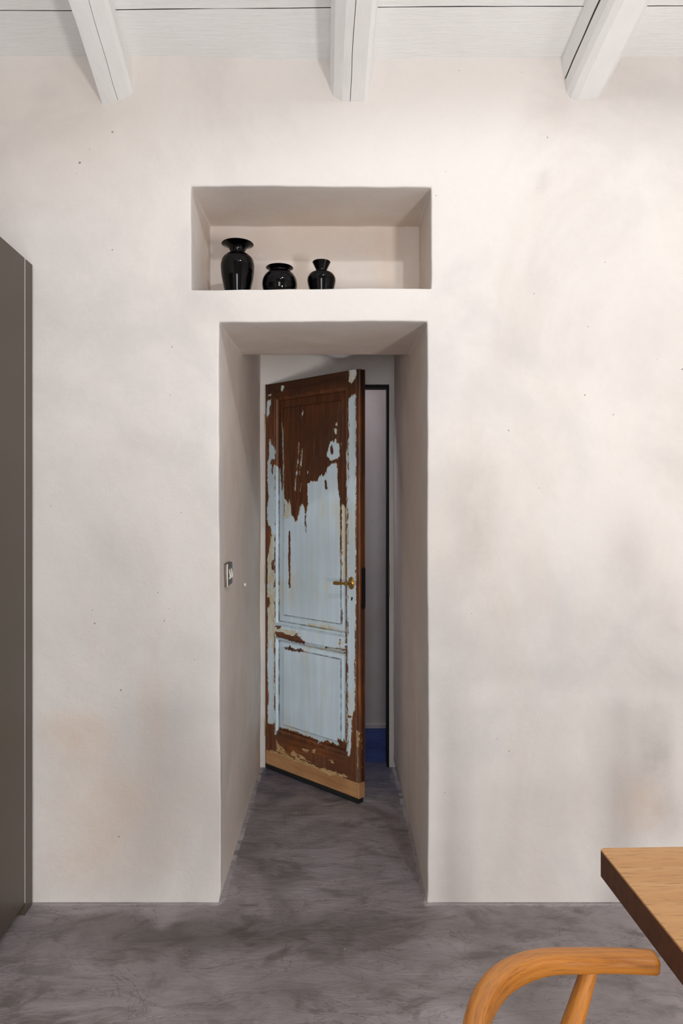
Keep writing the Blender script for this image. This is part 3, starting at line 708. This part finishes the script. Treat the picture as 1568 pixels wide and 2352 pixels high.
# ------------------------------------------------------------------ fittings in the passage
sw = empty('light_switch', (-.4335, 2.594, 1.150)); tag(sw, 'steel switch plate with two pale toggles on the left door reveal', 'light switch')
obj('cover_plate', bx(-.004, .0105, -.056, .056, -.042, .042, bev=.003, seg=3), STEEL, sw, smooth=40)
obj('back_box', bx(-.006, .0035, -.0565, .0565, -.0425, .0425, bev=.001), STEEL, sw)
obj('rim', bx(.0078, .0112, -.0572, -.0540, -.0425, .0425, bev=.0006), PALE_PLASTIC, sw)
for yy in (-.020, .020):
    lv, gr = tube([(.010, yy, -.016), (.0150, yy, -.009), (.0118, yy, .012), (.0105, yy, .020)], [(.0080, .003), (.0085, .0042), (.0050, .0025), (.002, .0015)], 16, 5, 2.2, up=(1, 0, 0))
    obj('toggle', lv, PALE_PLASTIC, sw, smooth=60)
o = obj('wall_plug', lathe([(0, 0), (.0085, 0), (.0085, .007), (.0065, .0095), (0, .0098)], 24), PALE_PLASTIC, smooth=40)
o.rotation_euler = (0, math.pi/2, 0); o.location = (-.4345, 3.045, 1.055); tag(o, 'tiny pale plug stuck in the left door reveal, behind the switch', 'plug')
lamp = empty('ceiling_lamp', (-.010, 3.33, PZ)); tag(lamp, 'round frosted ceiling lamp peeking below the doorway lintel', 'lamp')
obj('lamp_base', lathe([(0, 0), (.12, 0), (.12, -.02), (0, -.02)], 48), PALE_PLASTIC, lamp, smooth=40)
obj('lamp_shade', lathe([(.13, -.015)]+[(.148*math.cos(a), -.03-.112*math.sin(a)) for a in [math.pi/2*i/14 for i in range(14)]]+[(0, -.142)], 64), OPAL, lamp, smooth=180)

# ------------------------------------------------------------------ tall cabinet on the left
cab = empty('tall_cabinet', (-1.093, YW-.012, 0), .0600); tag(cab, 'tall flat bronze-grey cabinet against the wall at the left edge', 'cabinet')
CH = 2.262
obj('filler_panel', bx(-.62, 0, -.0640, 0, 0, CH, bev=.001), LACQUER, cab)
obj('edge_highlight', bx(-.03, .0006, -.0673, -.0647, .0435, CH-.001), EDGE_HIGHLIGHT, cab)  # pale strip added for the highlight along the door edge
for k, (a, b) in enumerate(((-.068-.60, -.0680), (-.068-1.203, -.068-.603))):
    obj('cabinet_door', bx(-.021, 0, a, b, .043, CH, bev=.0012), LACQUER, cab)
obj('carcass', bx(-.62, -.0225, -1.27, -.0665, .0435, CH-.002, bev=.001), LACQUER, cab)
obj('plinth', bx(-.60, -.035, -1.265, -.0645, .0, .043), flat('dark_plinth', (.035, .022, .016), .5), cab)

# ------------------------------------------------------------------ three black vases in the niche
def vase(name, x, y, prof, label, rim_r):
    inner = [(max(r-.0035, .002), z) for r, z in prof[::-1]][:-3]
    P = smooth_prof(prof, 7); lip = [Vector((prof[-1][0]-.0015, prof[-1][1]+.0022))]
    Q = smooth_prof(inner, 5)
    pr = [(0, .0)]+[(p[0], p[1]) for p in P]+[(p[0], p[1]) for p in lip]+[(p[0], p[1]-.0005) for p in Q]+[(0, Q[-1][1])]
    o = obj(name, lathe(pr, 96), BLACK_GLAZE, smooth=50); o.location = (x, y, NZ0+.001)
    return tag(o, label, 'vase', 'black vases in the niche')
vase('vase', -.3875, 2.547, [(.038, 0), (.0405, .004), (.0450, .020), (.0500, .040), (.0585, .080), (.0620, .112), (.0615, .130), (.0560, .149), (.0430, .162), (.0310, .168), (.0282, .171), (.0285, .177), (.0330, .188), (.0440, .197), (.0595, .2035)], 'tallest black vase with wide flared rim, at the left of the niche', .06)
vase('vase', -.2307, 2.547, [(.040, 0), (.045, .004), (.0570, .020), (.0635, .040), (.0650, .055), (.0625, .072), (.0540, .088), (.0430, .098), (.0365, .1015), (.0355, .1035), (.0370, .1065), (.0420, .110), (.0508, .1150)], 'squat round black vase, middle one of the three', .05)
vase('vase', -.0747, 2.547, [(.034, 0), (.037, .004), (.0455, .035), (.0500, .052), (.0528, .068), (.0510, .080), (.0420, .093), (.0280, .0995), (.0212, .1020), (.0198, .1045), (.0205, .1080), (.0260, .120), (.0340, .1360)], 'small black vase with narrow neck, nearest the middle of the niche', .034)

# ------------------------------------------------------------------ dining table, only its far left corner in view
tb = empty('dining_table', (.5072, 1.3460, 0), math.radians(1.8)); tag(tb, 'thick-topped oak table cut off at the lower right corner', 'table')
TX0, TX1, TY0, TY1, TZ = 0, .90, -1.90, 0, .740
def round_rect(x0, x1, y0, y1, r, n=8):
    out = []
    for cx, cy, a0 in ((x1-r, y1-r, 0), (x0+r, y1-r, 90), (x0+r, y0+r, 180), (x1-r, y0+r, 270)):
        out += [(cx+r*math.cos(math.radians(a0+90*i/n)), cy+r*math.sin(math.radians(a0+90*i/n))) for i in range(n+1)]
    return out
def prism(pts, z0, z1, bev=0):
    bm = bmesh.new(); f = bm.faces.new([bm.verts.new((x, y, z0)) for x, y in pts])
    e = bmesh.ops.extrude_face_region(bm, geom=[f]); bmesh.ops.translate(bm, verts=[q for q in e['geom'] if isinstance(q, bmesh.types.BMVert)], vec=(0, 0, z1-z0))
    if bev:
        es = [q for q in bm.edges if abs(q.verts[0].co.z-q.verts[1].co.z) < 1e-6]
        bmesh.ops.bevel(bm, geom=es, offset=bev, segments=2, affect='EDGES')
    return bm
bm = prism(round_rect(TX0, TX1, TY0, TY1, .011), TZ-.0525, TZ, .0012)
bm.normal_update()
for f in bm.faces: f.material_index = 0 if abs(f.normal.z) > .6 else 1
obj('tabletop', bm, [TABLE_TOP, TABLE_EDGE], tb, smooth=30)
for sx in (.22, .64):
    for sy in (-1.62, -.33):
        obj('leg', bx(sx, sx+.06, sy, sy+.06, 0, TZ-.0525, bev=.003), TABLE_EDGE, tb)

# ------------------------------------------------------------------ round-backed chair tucked under the table side
CY = .79
ch = empty('dining_chair', (.36, CY, 0)); tag(ch, 'honey-coloured wooden chair with a curved one-piece back and arm rail', 'chair')
def cpart(name, pts, rad, parent=ch, n=24, sub=8, power=2.3, up=(0, 0, 1), mat=CHAIR_WOOD, mir=False):
    P = [Vector((p[0]-.36, (p[1]-CY)*(-1 if mir else 1), p[2])) for p in pts]
    bm, gr = tube(P, rad, n, sub, power, up)
    o = obj(name, bm, mat, parent, smooth=55); set_vattr(o, 'grain', gr); return o
half = [(.4850, 1.0605, .7062), (.4247, 1.0637, .7070), (.3746, 1.0560, .7120), (.3187, 1.0450, .7180), (.2784, 1.0247, .7240), (.2400, .9960, .7285), (.2100, .9600, .7320), (.1840, .9130, .7350), (.1640, .8560, .7370), (.1570, .79, .7380)]
full = half+[(x, 2*CY-y, z) for x, y, z in half[-2::-1]]
rr = [(.0178, .0136), (.0182, .0140), (.0182, .0143), (.0180, .0148), (.0175, .0168), (.0170, .0180), (.0165, .0195), (.0155, .0215), (.0145, .0225), (.0140, .0230)]
cpart('top_rail', full, rr+rr[-2::-1], n=40, power=3.2)
for mir in (False, True):
    cpart('leg', [(.3830, 1.0550, .700), (.3700, 1.0530, .660), (.3480, 1.0480, .600), (.3150, 1.0340, .520), (.2850, 1.0180, .440), (.2500, 1.0050, .300), (.2200, .9950, .150), (.2050, .9900, .010)],
          [(.0120, .0120), (.0136, .0136), (.0158, .0158), (.0180, .0180), (.0195, .0195), (.0185, .0185), (.0160, .0160), (.0130, .0130)], up=(0, 1, 0), mir=mir)
    cpart('leg', [(.640, 1.040, .445), (.642, 1.042, .300), (.646, 1.046, .150), (.650, 1.050, .010)], [(.0175, .0175), (.019, .019), (.016, .016), (.0125, .0125)], up=(0, 1, 0), mir=mir)
    cpart('seat_rail', [(.295, 1.005, .425), (.46, 1.022, .428), (.630, 1.035, .430)], [(.011, .015)]*3, mir=mir)
    cpart('stretcher', [(.245, 1.000, .290), (.645, 1.044, .290)], [(.010, .010)]*2, mir=mir, sub=4)
cpart('seat_rail', [(.295, 1.00, .422), (.290, .79, .420), (.295, .58, .422)], [(.011, .015)]*3)
cpart('seat_rail', [(.640, 1.03, .432), (.645, .79, .434), (.640, .55, .432)], [(.011, .015)]*3)
cpart('stretcher', [(.648, 1.045, .250), (.648, .535, .250)], [(.010, .010)]*2, sub=4)
cpart('splat', [(.296, .79, .430), (.255, .79, .50), (.200, .79, .58)], [(.024, .006), (.020, .006), (.026, .006)], up=(1, 0, .5))
for s_ in (1, -1):
    cpart('splat_arm', [(.215, .79+.006*s_, .555), (.190, .79+.03*s_, .62), (.165, .79+.07*s_, .722)], [(.012, .006)]*3, up=(1, 0, .3))
bm = bmesh.new(); N = 24; g = []
for j in range(N+1):
    v_ = j/N; row = []
    for i in range(N+1):
        u = i/N; xx = .285+u*.36; hw = (.225+.02*u); yy = (v_*2-1)*hw
        row.append(bm.verts.new((xx-.36, yy, .446-.016*math.sin(math.pi*u)*math.sin(math.pi*v_))))
    g.append(row)
for a, b in zip(g, g[1:]):
    for i in range(N): bm.faces.new((a[i], a[i+1], b[i+1], b[i]))
e = bmesh.ops.extrude_face_region(bm, geom=bm.faces[:]); bmesh.ops.translate(bm, verts=[q for q in e['geom'] if isinstance(q, bmesh.types.BMVert)], vec=(0, 0, -.022))
obj('seat', bm, CORD, ch, smooth=40)
